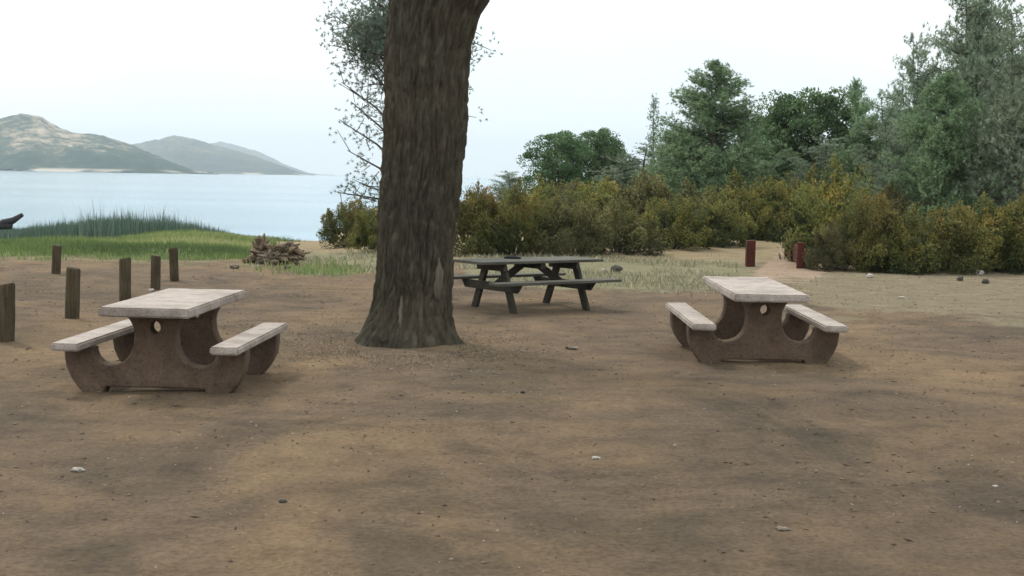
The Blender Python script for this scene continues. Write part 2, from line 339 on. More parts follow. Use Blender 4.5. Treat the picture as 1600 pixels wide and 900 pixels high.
hill('distant_ridge', 5600, 1600, [(250, 250), (300, 226), (340, 222), (370, 228), (400, 236), (440, 256), (480, 270), (520, 276)], 24, sc2, 'faint distant ridge behind', .25)

# ---------------------------------------------------------------- haze
hb = MB().box((-1000, 3650, 103), (13000, 7800, 220)); ho = hb.build('haze', None)
mt = bpy.data.materials.new('haze_air'); mt.use_nodes = True; n = mt.node_tree; n.nodes.clear()
pv = n.nodes.new('ShaderNodeVolumePrincipled'); pv.inputs['Color'].default_value = (.79, .91, 1, 1); pv.inputs['Density'].default_value = 1.6e-4
pv.inputs['Density Attribute'].default_value = ''; pv.inputs['Anisotropy'].default_value = .2
o_ = n.nodes.new('ShaderNodeOutputMaterial'); n.links.new(pv.outputs[0], o_.inputs['Volume']); ho.data.materials.append(mt)
tag(ho, 'thin pale haze over the lake', kind='stuff')

# ---------------------------------------------------------------- big pine trunk
def big_trunk():
    base = gp(640, 541); base.y += .38; d0 = base.y; base.z = gz(base.x, base.y)
    root = empty('pine_tree', base, 0, 'huge dark furrowed pine trunk with flared base standing in the middle of the clearing', 'tree')
    # (photo y, left x, right x)
    prof = [(548, 552, 722), (538, 560, 719), (520, 569, 712), (495, 580, 707), (470, 585, 705), (430, 588, 706), (390, 590, 707), (300, 593, 716), (180, 597, 724), (100, 597, 725), (60, 600, 730), (20, 604, 741), (0, 607, 754)]
    zs, cx, rr = [], [], []
    for py, l, r in prof:
        c = (l + r) / 2; hor = HOR + (c - 800) * math.tan(ROLL)
        z = CAMH + (hor - py) / FPX * (d0 - .3) ; zs.append(z); cx.append((c - 800) / FPX * d0 - base.x + (z - 0) * math.tan(ROLL) * 1.0 * 0); rr.append((r - l) / 2 / FPX * d0)
    zs = np.array(zs); cx = np.array(cx); rr = np.array(rr)
    zs[0] = -.12
    def shape(z):
        if z <= zs[-1]: return np.interp(z, zs, cx), np.interp(z, zs, rr)
        k = z - zs[-1]; return cx[-1] + .02 * k, rr[-1] * max(.12, 1 - .045 * k) 
    nr, nh = 300, 420; V = []; ztop = 5.6
    for i in range(nh):
        t = i / (nh - 1); z = -.15 + (ztop + .15) * t
        c, r = shape(z)
        for k in range(nr):
            a = 2 * math.pi * k / nr
            ca, sa = math.cos(a), math.sin(a)
            # flared buttress roots
            fl = math.exp(-max(z, 0) / .17) * (.16 * math.cos(5 * a + .8) + .08 * math.cos(9 * a + 2)) * .5
            big = mn.noise(Vector((ca * 1.3, sa * 1.3, z * .7))) * .025
            # bark plates: stretched cells with deep dark furrows
            q = Vector((ca * 5.5 + mn.noise(Vector((ca * 2, sa * 2, z * 1.6))) * .7, sa * 5.5, z * 1.5 + mn.noise(Vector((ca * 4, sa * 4, z * 3))) * .5))
            dd = mn.voronoi(q, distance_metric='DISTANCE', exponent=2.5)[0]
            fur = min((dd[1] - dd[0]) * 2.6, 1.0)
            q2 = Vector((ca * 14, sa * 14, z * 3.6)); d2 = mn.voronoi(q2)[0]; fur2 = min((d2[1] - d2[0]) * 2.5, 1)
            fine = mn.noise(Vector((ca * 22, sa * 22, z * 14))) 
            rad = r * (1 + fl + big) - .034 + .036 * fur + .022 * fur2 + .008 * fine
            V.append((c + ca * rad, sa * rad, z))
    ii = np.arange(nr * nh).reshape(nh, nr); jj = np.roll(ii, -1, 1)
    Q = np.stack([ii[:-1], jj[:-1], jj[1:], ii[1:]], -1).reshape(-1, 4)
    me = npmesh('trunk', V, Q)
    mt, n, b = new_mat('pine_bark', .95, .1)
    a = noise_node(n, 13, 8, .75, 'Object', (1, 1, .28)); c = noise_node(n, 1.3, 5, .6, 'Object', (1, 1, .6)); fn = noise_node(n, 40, 5, .7)
    r1 = ramp(n, a.outputs['Fac'], [(.32, (0.03261, 0.02785, 0.01979)), (.5, (0.05977, 0.05135, 0.0373)), (.68, (0.1041, 0.0914, 0.06851))]).outputs[0]
    r2 = ramp(n, c.outputs['Fac'], [(.35, (.88, .92, .90)), (.65, (1.1, 1.06, 1.0))]).outputs[0]
    n.links.new(mixc(n, 1.0, r1, r2, 'MULTIPLY'), b.inputs['Base Color'])
    bump(n, b, math_n(n, 'ADD', a.outputs['Fac'], math_n(n, 'MULTIPLY', fn.outputs['Fac'], .5)), .9, .02)
    tr = link('trunk', me, mt, root, True)
    M['bark'] = mt
    # pale bare patches where bark has flaked off
    def scar(px, y0, y1, wpx, name='bare_patch'):
        zt = CAMH + (HOR + (px - 800) * math.tan(ROLL) - y0) / FPX * (d0 - .4); zb = CAMH + (HOR + (px - 800) * math.tan(ROLL) - y1) / FPX * (d0 - .4)
        mb = []; kk = 14
        for i in range(kk):
            t = i / (kk - 1); z = zb + (zt - zb) * t; c, r = shape(z)
            xc = (px - 800) / FPX * (d0 - .4) - base.x - c
            ww = wpx / FPX * d0 / 2 * (max(math.sin(math.pi * t ** .8), .04) ** .7) * (1 + .3 * mn.noise(Vector((z * 9, px, 0))))
            for s in (-1, -.4, .3, 1):
                xx = xc + s * ww + .012 * mn.noise(Vector((z * 14, px + s * 3, 1))); aa = math.asin(max(-.99, min(.99, xx / r)))
                R = r * (1 + mn.noise(Vector((math.sin(aa) * 1.3, -math.cos(aa) * 1.3, z * .7))) * .025) + (.016 if abs(s) < .9 else -.008)
                mb.append((c + math.sin(aa) * R, -math.cos(aa) * R, z))
        f = [(i * 4 + k, i * 4 + k + 1, (i + 1) * 4 + k + 1, (i + 1) * 4 + k) for i in range(kk - 1) for k in range(3)]
        me = bpy.data.meshes.new(name); me.from_pydata(mb, [], f); me.update()
        link(name, me, M['scar'], root, True)
    scar(684, 404, 472, 17); scar(627, 462, 512, 9)
    # upper limbs and crown, above the picture
    mb = MB(); tips = []
    c, r = shape(ztop)
    def limb(p, d, ln, r0, lv):
        pts = [p]; rad = [r0]; q = p.copy(); dd = d.copy()
        for i in range(5):
            dd = (dd + Vector((random.uniform(-.2, .2), random.uniform(-.2, .2), random.uniform(-.05, .15)))).normalized(); q = q + dd * ln / 5
            pts.append(q.copy()); rad.append(r0 * (1 - .16 * (i + 1)))
            if lv > 0 and i > 0:
                for s in range(2):
                    t = (dd * .5 + Vector((random.uniform(-1, 1), random.uniform(-1, 1), random.uniform(-.1, .5)))).normalized()
                    limb(q.copy(), t, ln * .45, rad[-1] * .5, lv - 1)
            if lv == 0: tips.append(q.copy())
        mb.tube(pts, rad, 7)
    limb(Vector((c - .12, 0, ztop - .5)), Vector((-.25, 0, 1)), 8, r * .66, 2)
    limb(Vector((c + .18, 0, ztop - .6)), Vector((.45, -.1, 1)), 7, r * .6, 2)
    mb.build('limb', M['bark'], root, smooth=True)
    P = np.array([t for t in tips if t.z > 6.0]); V, Fc, T = tufts(P, 3, .45, 14, .20, .016)
    me = npmesh('crown', V, Fc); attr(me, 'tint', T); link('crown', me, M['pine'], root)

# ---------------------------------------------------------------- foliage generators
def rand_dirs(k):
    v = rng.normal(size=(k, 3)); return v / np.linalg.norm(v, axis=1, keepdims=True)
def tufts(P, per, spread, needles, ln, wd, up=.25):
    """needle sprays: thin triangles fanning out of points around P"""
    P = np.repeat(P, per, 0) + rng.normal(size=(len(P) * per, 3)) * spread
    k = len(P); ax = rand_dirs(k); ax[:, 2] = ax[:, 2] * .5 + up; ax /= np.linalg.norm(ax, axis=1, keepdims=True)
    A = np.repeat(ax, needles, 0) + rng.normal(size=(k * needles, 3)) * .75; A /= np.linalg.norm(A, axis=1, keepdims=True)
    O = np.repeat(P, needles, 0); s = np.cross(A, rand_dirs(len(A))); s /= np.linalg.norm(s, axis=1, keepdims=True) + 1e-9
    l = (ln * rng.uniform(.6, 1.25, len(A)))[:, None]
    V = np.stack([O - s * wd, O + s * wd, O + A * l], 1).reshape(-1, 3)
    T = np.repeat(np.clip(np.repeat(rng.uniform(0, 1, k), needles) * .6 + rng.uniform(0, .4, len(A)), 0, 1), 3)
    return V, np.arange(len(V)).reshape(-1, 3), T
def leaves(P, size, tint, flat=.0, aspect=.6):
    k = len(P); a = rand_dirs(k); a[:, 2] *= (1 - flat); a /= np.linalg.norm(a, axis=1, keepdims=True); b = np.cross(a, rand_dirs(k)); b /= np.linalg.norm(b, axis=1, keepdims=True) + 1e-9
    s = (size * rng.uniform(.6, 1.3, k))[:, None]
    V = np.stack([P - a * s, P + b * s * aspect, P + a * s, P - b * s * aspect], 1).reshape(-1, 3)
    return V, np.arange(len(V)).reshape(-1, 4), np.repeat(tint, 4)

def oak_proto(h, wd, nclump, nleaf, leaf, matname, lowcut=.12):
    """round-crowned broadleaf tree: returns (trunk mesh, crown mesh)"""
    mb = MB(); tips = []
    mb.tube([(0, 0, -.2), (.05, 0, h * .12), (-.05, .05, h * .25), (.05, 0, h * .38)], [h * .035, h * .028, h * .024, h * .02], 8)
    for i in range(nclump):
        th = random.uniform(0, 2 * math.pi); zz = random.uniform(-.95, 1) ; rr = math.sqrt(max(0, 1 - zz * zz)) ** .7 * random.uniform(.35, 1.08)
        z = h * (.58 + .40 * zz * random.uniform(.75, 1)); p = Vector((math.cos(th) * rr * wd / 2, math.sin(th) * rr * wd / 2, max(z, h * lowcut)))
        tips.append(p)
        if i % 2 == 0:
            s = Vector((0, 0, h * random.uniform(.2, .4))); mid = s.lerp(p, .5) + Vector((0, 0, -h * .03))
            mb.tube([s, mid, p], [h * .012, h * .007, h * .003], 5)
    C_ = np.array(tips); R = h * .098 * rng.uniform(.35, 1.35, nclump)
    ci = rng.integers(0, nclump, nleaf); d = rand_dirs(nleaf); rad = rng.uniform(.3, 1, nleaf) ** .6
    P = C_[ci] + d * (R[ci] * rad)[:, None] * np.array([1.25, 1.25, .8])
    T = np.clip(rng.uniform(0, .6, nclump)[ci] + rng.uniform(0, .5, nleaf), 0, 1)
    V, Fc, T = leaves(P, leaf, T, .2)
    me = npmesh('crown', V, Fc); attr(me, 'tint', T); return mb.mesh('trunk'), me
def pine_proto(h, wd, whorls, per, needles, ln, irregular=.3, top=.5, multi=1, low=.12, dens=1.0):
    mb = MB(); P = []
    for s_ in range(multi):
        lean = Vector((random.uniform(-.12, .12), random.uniform(-.12, .12), 1)) if multi > 1 else Vector((.02, 0, 1))
        hh = h * (1 if s_ == 0 else random.uniform(.75, .95))
        def axis(t): return Vector((lean.x * hh * t + .15 * math.sin(t * 5 + s_) , lean.y * hh * t + .12 * math.cos(t * 4 + s_), hh * t - .2 * (t == 0)))
        mb.tube([axis(t) for t in np.linspace(0, 1, 9)], [h * .018 * (1 - .93 * t) for t in np.linspace(0, 1, 9)], 7)
        for i in range(whorls // multi):
            t = low + (1 - low) * (i + random.random()) / (whorls // multi); 
            reach = wd / 2 * (1 - (max(t - .25, 0) / .75) ** 1.4 * (1 - top * .35)) * random.uniform(1 - irregular, 1 + irregular * .4)
            if t > .93: reach *= .6
            o = axis(t); th = random.uniform(0, 6.28); d = Vector((math.cos(th), math.sin(th), random.uniform(.05, .55)))
            pts = [o + d * reach * q + Vector((0, 0, -.06 * reach * math.sin(q * 3))) for q in (0, .35, .7, 1)]
            mb.tube(pts, [h * .0055 * (1 - .8 * q) * (1.2 - t) + .01 for q in (0, .35, .7, 1)], 5)
            for q in np.linspace(.22, 1.02, max(3, int(6 * reach))):
                c = o + d * reach * q + Vector((0, 0, -.06 * reach * math.sin(q * 3)))
                for _ in range(2):
                    P.append(c + Vector((random.gauss(0, .11), random.gauss(0, .11), random.gauss(0, .07))) * reach)
        P.append(axis(1)); P.append(axis(.97))
    P = np.array(P); V, Fc, T = tufts(P, per, .13, needles, ln, ln * .075)
    me = npmesh('crown', V, Fc); attr(me, 'tint', T); return mb.mesh('trunk'), me
def shrub_proto(wd, h, nclump, nleaf, leaf, tipcol):
    mb = MB(); tips = []; spr = []
    for i in range(nclump):
        th = random.uniform(0, 2 * math.pi); ph = math.acos(random.uniform(-.05, 1)); k = random.uniform(.55, 1.1)
        p = Vector((math.sin(ph) * math.cos(th) * wd / 2 * k, math.sin(ph) * math.sin(th) * wd / 2 * k, .12 * h + math.cos(ph) * h * .82 * k)); tips.append(p)
        if i % 3 == 0: mb.tube([(p.x * .1, p.y * .1, -.08), (p.x * .45, p.y * .45, p.z * .5), p], [.035, .022, .008], 5)
        if i % 2 == 0:
            e = p * 1.0 + Vector((p.x, p.y, p.z - .3)).normalized() * h * random.uniform(.08, .22) + Vector((random.uniform(-.1, .1), random.uniform(-.1, .1), .05)); mb.tube([p * .8, p, e], [.014, .010, .004], 4); spr.append((p, e))
    C_ = np.array(tips); R = h * .17 * rng.uniform(.35, 1.5, nclump); ci = rng.integers(0, nclump, nleaf)
    d = rand_dirs(nleaf); P = C_[ci] + d * (R[ci] * rng.uniform(.25, 1, nleaf) ** .5)[:, None]
    A_ = np.array([a for a, _ in spr]); B_ = np.array([b for _, b in spr]); si = rng.integers(0, len(spr), nleaf // 7); tt = rng.uniform(.1, 1.02, nleaf // 7)[:, None]
    P[:nleaf // 7] = A_[si] * (1 - tt) + B_[si] * tt + rng.normal(size=(nleaf // 7, 3)) * .035
    P[:, 2] = np.abs(P[:, 2]) + .02
    # fresh orange-yellow shoots on the outer, upper twigs
    up = np.clip(P[:, 2] / h, 0, 1.1); T = np.clip(rng.uniform(-.12, .5, nclump)[ci] + up * .38 * tipcol + rng.uniform(-.1, .2, nleaf), 0, 1)
    V, Fc, T = leaves(P, leaf, T, .0, .5)
    sp = rng.integers(0, nclump, 260); Ps = C_[sp] + rand_dirs(260) * (R[sp] * .9)[:, None]; Ps[:, 2] = np.abs(Ps[:, 2])
    me = npmesh('foliage', V, Fc); attr(me, 'tint', T); return mb.mesh('stem'), me

def plant(name, proto, mats, loc, rz, sc, label, cat, group, parts=('trunk', 'crown')):
    o = empty(name, loc, rz, label, cat, group); o.scale = sc
    for nm, me, mt in zip(parts, proto, mats):
        if not me.materials: me.materials.append(mt)
        c = bpy.data.objects.new(nm, me); C.objects.link(c); c.parent = o
        if me.materials[0] != mt: c.material_slots[0].link = 'OBJECT'; c.material_slots[0].material = mt
    return o


big_trunk()
# slender grey pine right behind the big trunk
def back_pine():
    x, y = at(668, 21), 21.0
    o = empty('grey_pine', (x, y, gz(x, y)), 0, 'sparse grey-green pine mostly hidden behind the huge trunk, wispy branches showing on both sides', 'tree')
    mb = MB(); P = []
    mb.tube([(0, 0, -.2), (.02, 0, 2), (-.04, 0, 4), (0, 0, 6.5)], [.15, .13, .10, .03], 9)
    def to(px, py, dy):
        d = y + dy; hor = HOR + (px - 800) * math.tan(ROLL)
        return Vector((at(px, d) - x, dy, CAMH + (hor - py) / FPX * d))
    br = [((640, 190), (565, 105), -.2, 3), ((640, 160), (530, 60), .4, 4), ((640, 250), (545, 160), .2, 2), ((640, 270), (530, 190), -.3, 1), ((640, 300), (540, 235), .2, 1),
          ((640, 120), (520, 30), -.5, 4), ((640, 60), (545, -20), .3, 4), ((640, 90), (575, 20), .6, 4), ((640, 70), (560, 40), .6, 5), ((640, 20), (530, -60), .1, 4), ((650, 330), (560, 285), .1, 2), ((650, 330), (525, 300), .3, 2),
          ((680, 110), (735, 70), .2, 2), ((680, 100), (730, 92), -.2, 2), ((680, 190), (722, 165), .1, 0), ((680, 40), (732, 50), .3, 1), ((640, 100), (540, 80), .0, 5), ((640, 60), (565, 70), -.3, 5), ((640, 90), (560, 50), .7, 6), ((640, 110), (575, 85), -.6, 5), ((640, 60), (545, 45), .9, 5), ((640, 220), (530, 130), .5, 2)]
    for (a, b_, dy, dn) in br:
        A = to(*a, 0); B = to(*b_, dy); mid = A.lerp(B, .5) + Vector((0, 0, .05)); 
        mb.tube([A, A.lerp(B, .3), mid, B], [.03, .022, .016, .006], 6)
        for s in range(3 + dn * 5):
            t = random.uniform(.3, 1.02); q = A.lerp(B, t); e = q + Vector((random.gauss(0, .20), random.gauss(0, .22), random.gauss(.04, .17)))
            mb.tube([q, e], [.008, .004], 4); P.append(e)
            if dn > 2: P.append(e + Vector((random.gauss(0, .08), random.gauss(0, .08), random.gauss(0, .08))))
    mb.build('branch', M['branch'], o, smooth=True)
    V, Fc, T = tufts(np.array(P), 6, .085, 11, .062, .0055, .15); me = npmesh('crown', V, Fc); attr(me, 'tint', T); link('crown', me, M['wisp'], o)
back_pine()

# ---------------------------------------------------------------- trees of the wood
oakP = [oak_proto(8, 7.5, 150, 42000, .10, 'oak'), oak_proto(8, 6.5, 110, 30000, .10, 'oak')]
pineP = [pine_proto(12, 8.5, 150, 3, 11, .26, .35, .5, 1, .06), pine_proto(12, 7, 120, 3, 11, .26, .45, .7, 1, .05)]
grayP = [pine_proto(13, 8.0, 120, 2, 11, .28, .55, 1.0, 3, .05), pine_proto(13, 7.0, 95, 2, 10, .30, .55, 1.1, 2, .1)]
snagP = [pine_proto(9, 2.2, 40, 2, 9, .2, .5, .8, 1, .35)]
def tree(kind, px, d, topy, wpx, label, rz=None):
    """px, topy: photo position of the crown's top; wpx: crown width in photo pixels"""
    x = at(px, d); hor = HOR + (px - 800) * math.tan(ROLL); z0 = gz(x, d); ht = CAMH + (hor - topy) / FPX * d - z0; wd = wpx / FPX * d
    P, h0, w0, lm, nm, gr = {'oak': (oakP[0], 8, 8.4, 'oak', 'oak_tree', 'oaks in the wood'), 'oak2': (oakP[1], 8, 7.2, 'oak', 'oak_tree', 'oaks in the wood'),
        'pine': (pineP[0], 12, 8.2, 'pine', 'pine_tree', 'pines in the wood'), 'pine2': (pineP[1], 12, 7, 'pine', 'pine_tree', 'pines in the wood'),
        'gray': (grayP[0], 13, 8.5, 'graypine', 'grey_pine', 'grey pines in the wood'), 'gray2': (grayP[1], 13, 7.5, 'graypine', 'grey_pine', 'grey pines in the wood'),
        'snag': (snagP[0], 9, 2.2, 'oak', 'pine_tree', 'pines in the wood')}[kind]
    s = wd / w0
    return plant(nm, P, (M['branch'], M[lm]), (x, d, z0), random.uniform(0, 6.28) if rz is None else rz, (s, s, ht / h0), label, 'tree', gr)
T_ = [
 ('oak2', 868, 62, 204, 115, 'dark round-crowned oak rising above the shrubs, leftmost tree of the wood'),
 ('oak2', 928, 64, 200, 90, 'dark oak just right of the leftmost oak, its crown reaching the same height'),
 ('gray2', 800, 75, 268, 80, 'low pale grey-green tree peeping over the shrubs right of the huge trunk'),
 ('gray', 985, 52, 225, 150, 'low hazy grey-green pine between the dark oaks and the thin spire'),
 ('snag', 1015, 55, 154, 34, 'thin dark spire-like pine standing left of the tall pointed green pine'),
 ('gray2', 1050, 50, 195, 110, 'bushy grey-green pine at the left foot of the tall pointed green pine'),
 ('pine', 1112, 47, 102, 205, 'tall pointed green pine in the middle of the wood, highest left of the gap'),
 ('pine2', 1150, 56, 190, 90, 'lower pine tucked behind the right shoulder of the tall pointed green pine'),
 ('oak', 1258, 54, 142, 185, 'big deep-green dome-shaped oak behind the gate posts'),
 ('oak2', 1195, 60, 190, 110, 'smaller dark oak in the dip left of the dome-shaped oak'),
 ('pine2', 1326, 58, 130, 90, 'narrow dark-topped pine right behind the dome-shaped oak'),
 ('gray', 1378, 50, 118, 160, 'pale grey pine with wispy top left of the tallest grey pine'),
 ('pine2', 1350, 43, 185, 130, 'light green bushy pine standing in front of the wispy grey pine'),
 ('gray2', 1430, 42, 60, 110, 'lean sparse grey pine at the left side of the tallest grey pine, sky showing through'),
 ('gray', 1500, 40, -90, 210, 'tallest grey pine, broad and airy, its top out of the picture'),
 ('pine', 1465, 37, 120, 170, 'grey-green pine low in front of the tallest grey pine'),
 ('gray', 1590, 36, 20, 190, 'grey pine at the right edge of the wood, cut by the picture edge'),
 ('pine2', 1570, 45, 90, 160, 'darker pine filling the gap behind the two rightmost grey pines'),
 ('gray2', 1420, 46, 160, 140, 'low grey-green pine under the lean sparse grey pine'),
 ('pine2', 1065, 60, 205, 130, 'dull green pine behind the left flank of the tall pointed green pine'),
 ('pine', 960, 66, 236, 130, 'low green pine behind the shrubs right of the two dark oaks'),
 ('gray2', 1300, 48, 215, 150, 'low grey-green pine under the right side of the dome-shaped oak'),
 ('pine', 1225, 50, 235, 140, 'low green pine under the left side of the dome-shaped oak, above the path'),
 ('gray', 1400, 39, 190, 170, 'pale bushy pine just above the bright olive shrub'),
 ('gray', 1530, 43, -20, 200, 'grey pine close behind the tallest one, filling its right side'),
 ('pine2', 1680, 40, 10, 200, 'dark pine just beyond the right picture edge'),
]
for t in T_: tree(*t)

# ---------------------------------------------------------------- shrubs
shP = [shrub_proto(3.2, 2.0, 95, 30000, .042, 1.0), shrub_proto(3.4, 2.1, 85, 28000, .045, 1.15), shrub_proto(3.0, 1.8, 80, 24000, .042, .8)]
def shrub(px, basey, topy, wpx, mat, v, label, dback=0):
    p = gp(px, basey); d = p.y + 1.2 + dback; x = at(px, d); z0 = gz(x, d); hor = HOR + (px - 800) * math.tan(ROLL)
    ht = CAMH + (hor - topy) / FPX * d - z0; wd = wpx / FPX * d
    w0, h0 = [(3.5, 2.1), (3.7, 2.2), (3.3, 1.9)][v]
    plant('shrub', shP[v], (M['branch'], M[mat]), (x, d, z0 - .05), random.uniform(0, 6.28), (wd / w0, wd / w0 * .8 + .15, ht / h0), label, 'shrub', 'shrubs along the edge of the clearing', ('stem', 'foliage'))
SH = [
 (545, 388, 312, 100, 'shrub', 0, 'olive shrub left of the huge trunk, at the edge of the beach'),
 (600, 396, 322, 110, 'shrub', 2, 'shrub half hidden behind the left side of the huge trunk'),
 (560, 372, 322, 60, 'shrub_grey', 2, 'low grey-green shrub behind the leftmost olive shrub', 6),
 (745, 402, 292, 125, 'shrub', 0, 'olive shrub just right of the huge trunk'),
 (800, 402, 288, 130, 'shrub', 1, 'dull green shrub behind the left half of the wooden picnic table'),
 (845, 396, 282, 130, 'shrub', 1, 'orange-tipped shrub behind the middle of the wooden picnic table', 3),
 (890, 403, 305, 130, 'shrub_grey', 2, 'low dark shrub behind the right half of the wooden picnic table'),
 (930, 396, 284, 140, 'shrub', 0, 'tall olive shrub right behind the low dark shrub by the wooden table', 3),
 (965, 400, 306, 125, 'shrub_grey', 1, 'dark grey-green shrub just right of the wooden picnic table'),
 (1010, 395, 274, 160, 'shrub_grey', 0, 'tall grey-green shrub midway between the wooden table and the gate posts', 3),
 (1045, 394, 304, 130, 'shrub', 2, 'low olive shrub left of the bank beside the path'),
 (1085, 390, 288, 140, 'shrub_grey', 1, 'dark shrub behind the far end of the pale bank', 2),
 (1122, 388, 306, 110, 'shrub', 2, 'small shrub left of the left red post'),
 (1160, 381, 274, 140, 'shrub', 1, 'yellow-orange shrub towering behind the left red post', 3),
 (1206, 376, 284, 120, 'shrub', 0, 'shrub closing the view where the path disappears', 0),
 (1312, 414, 258, 165, 'shrub', 1, 'large yellow-olive shrub behind the right red rail'),
 (1355, 428, 305, 120, 'shrub', 0, 'rounded shrub right of the large yellow-olive shrub'),
 (1298, 428, 345, 72, 'shrub_grey', 2, 'small dark shrub at the foot of the large yellow-olive shrub'),
 (1410, 430, 328, 140, 'shrub', 1, 'bright olive shrub at the back of the gravel, left of the wide low one'),
 (1480, 430, 322, 150, 'shrub', 0, 'wide low shrub at the back of the gravel'),
 (1550, 430, 312, 150, 'shrub', 1, 'yellow-tipped shrub behind the dark stones on the gravel'),
 (1620, 432, 300, 150, 'shrub', 0, 'shrub cut by the right picture edge'),
 (1252, 384, 268, 120, 'shrub', 1, 'golden-olive shrub just behind the far end of the red railing', 1),
 (1390, 415, 290, 140, 'shrub_grey', 1, 'grey-green shrub rising behind the bright olive shrub', 5),
 (1500, 412, 300, 150, 'shrub_grey', 0, 'grey-green shrub rising behind the wide low shrub', 5),
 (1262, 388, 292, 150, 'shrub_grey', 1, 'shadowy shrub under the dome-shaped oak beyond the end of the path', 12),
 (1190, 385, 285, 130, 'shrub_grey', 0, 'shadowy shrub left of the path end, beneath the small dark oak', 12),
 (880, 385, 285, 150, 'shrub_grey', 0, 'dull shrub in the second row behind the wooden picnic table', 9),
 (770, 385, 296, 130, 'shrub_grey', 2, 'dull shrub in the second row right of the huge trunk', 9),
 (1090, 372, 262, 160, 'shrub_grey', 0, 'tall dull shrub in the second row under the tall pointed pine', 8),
]
for s in SH: shrub(*s)

# ---------------------------------------------------------------- grass, reeds, litter (uncountable)
def blades(P, h, wd, lean=.25):
    k = len(P); th = rng.uniform(0, 6.28, k); a = np.stack([np.cos(th), np.sin(th), np.zeros(k)], 1)
    l = rng.normal(size=(k, 3)) * lean; l[:, 2] = 0; hv = h[:, None]
    V = np.stack([P - a * wd, P + a * wd, P + a * wd * .6 + l * hv * .35 + [0, 0, 1] * hv * .55, P - a * wd * .6 + l * hv * .35 + [0, 0, 1] * hv * .55, P + l * hv + [0, 0, 1] * hv], 1).reshape(-1, 3)
    i = np.arange(k)[:, None] * 5
    T = np.concatenate([i + [0, 1, 2], i + [0, 2, 3], i + [3, 2, 4]], 0); return V, T
def scatter(k, u0, u1, y0, y1, fn):
    y = np.sqrt(rng.uniform(y0 ** 2, y1 ** 2, k)); u = rng.uniform(u0, u1, k); x = u * y
    keep = fn(x, y) > rng.uniform(0, 1, k); x, y = x[keep], y[keep]; return np.stack([x, y, height(x, y)], 1)
# short green grass on the shore
P = scatter(150000, -.47, -.10, 24, 62, lambda x, y: masks(x, y)[0] * (.1 + fbm(x * .5, y * .5, 3, 41) ** 2 * 2.6) * (.35 + .65 * sm(25, 31, y)))
h = rng.uniform(.04, .12, len(P)) * (1 + fbm(P[:, 0] * .4, P[:, 1] * .4, 3, 8)); V, Fc = blades(P, h, .012)
me = npmesh('grass', V, Fc); attr(me, 'tint', np.repeat(np.clip(fbm(P[:, 0] * .22, P[:, 1] * .22, 3, 77) * 1.5 - .35 + rng.uniform(-.2, .25, len(P)), 0, 1), 5))
tag(link('grass', me, M['grass']), 'bright green grass on the shore behind the wooden posts', 'grass', kind='stuff')
# reeds along the water
def reed_h(u):  # taller in the middle of the bed
    return np.interp(u, [-.48, -.39, -.361, -.341, -.317, -.293, -.273, -.254, -.224, -.207], [.2, .25, .4, .5, .7, .95, .85, .62, .45, .15])
P = scatter(85000, -.47, -.207, 36, 60, lambda x, y: (.3 + .7 * fbm(x * .4, y * .4, 3, 55)) * sm(37, 43, y - 8 * sm(-.33, -.24, x / y) + (fbm(x * .3, y * .3, 3, 56) - .5) * 8))
h = reed_h(P[:, 0] / P[:, 1]) * rng.uniform(.45, 1.0, len(P)) ** .8 * (.15 + 1.9 * fbm(P[:, 0] * .75, P[:, 1] * .5, 4, 66)) * np.where(rng.uniform(0, 1, len(P)) > .97, 1.4, 1); V, Fc = blades(P, h, .013, .10)
me = npmesh('reeds', V, Fc); attr(me, 'tint', np.repeat(np.clip(rng.uniform(0, .8, len(P)) * (.4 + fbm(P[:, 0] * .3, P[:, 1] * .3, 3, 12)), 0, 1), 5))
tag(link('reeds', me, M['reed']), 'dark blue-green reeds growing along the water', 'reeds', kind='stuff')
# dry tufts
P = scatter(60000, -.2, .42, 19, 34, lambda x, y: np.clip(masks(x, y)[1] + .35 * masks(x, y)[4] * 0, 0, 1) * sm(.45, .6, fbm(x * .8, y * .8, 3, 91)))
P = P[np.abs(P[:, 0] / P[:, 1] - .2) > .028]
V, Fc = blades(P, rng.uniform(.04, .13, len(P)), .009, .5); me = npmesh('dry_grass', V, Fc); attr(me, 'tint', np.repeat(rng.uniform(0, 1, len(P)), 5))
tag(link('dry_grass', me, M['dry_grass']), 'pale dry grass tufts around the wooden picnic table', 'dry grass', kind='stuff')
# fallen leaves, twigs and small pebbles over the dirt
P = scatter(22000, -.46, .46, 5.0, 30, lambda x, y: sm(.35, .6, fbm(x * .9, y * .9, 3, 61)) * .9 + .1); P[:, 2] += .006
k = 5000; th = rng.uniform(0, 6.28, k); q = .55 + np.abs(rng.normal(size=k)) * .7; P2 = np.stack([-1.12 + np.cos(th) * q, 14.35 + np.sin(th) * q, 0 * q], 1); P2[:, 2] = height(P2[:, 0], P2[:, 1]) + .008
P = np.concatenate([P, P2])
V, Fc, T = leaves(P, .012, rng.uniform(0, 1, len(P)) ** .9, .85, .35); me = npmesh('leaf_litter', V, Fc); attr(me, 'tint', T)
tag(link('leaf_litter', me, M['litter']), 'fallen leaves and needles scattered on the dirt', 'leaf litter', kind='stuff')
P = scatter(1600, -.46, .46, 5.0, 26, lambda x, y: sm(.4, .65, fbm(x * .7, y * .7, 3, 17)) * .8 + .2); k = len(P)
th = rng.uniform(0, 6.28, k); l = rng.uniform(.01, .045, k); a_ = np.stack([np.cos(th) * l, np.sin(th) * l, rng.uniform(-.1, .1, k) * l], 1); b_ = np.stack([-np.sin(th), np.cos(th), 0 * th], 1) * .0025; P[:, 2] += .006
V = np.stack([P - a_, P - a_ * .1 + b_ + [0, 0, .004], P + a_, P - a_ * .1 - b_ + [0, 0, .004], P - a_ * .1 - [0, 0, .005]], 1).reshape(-1, 3)
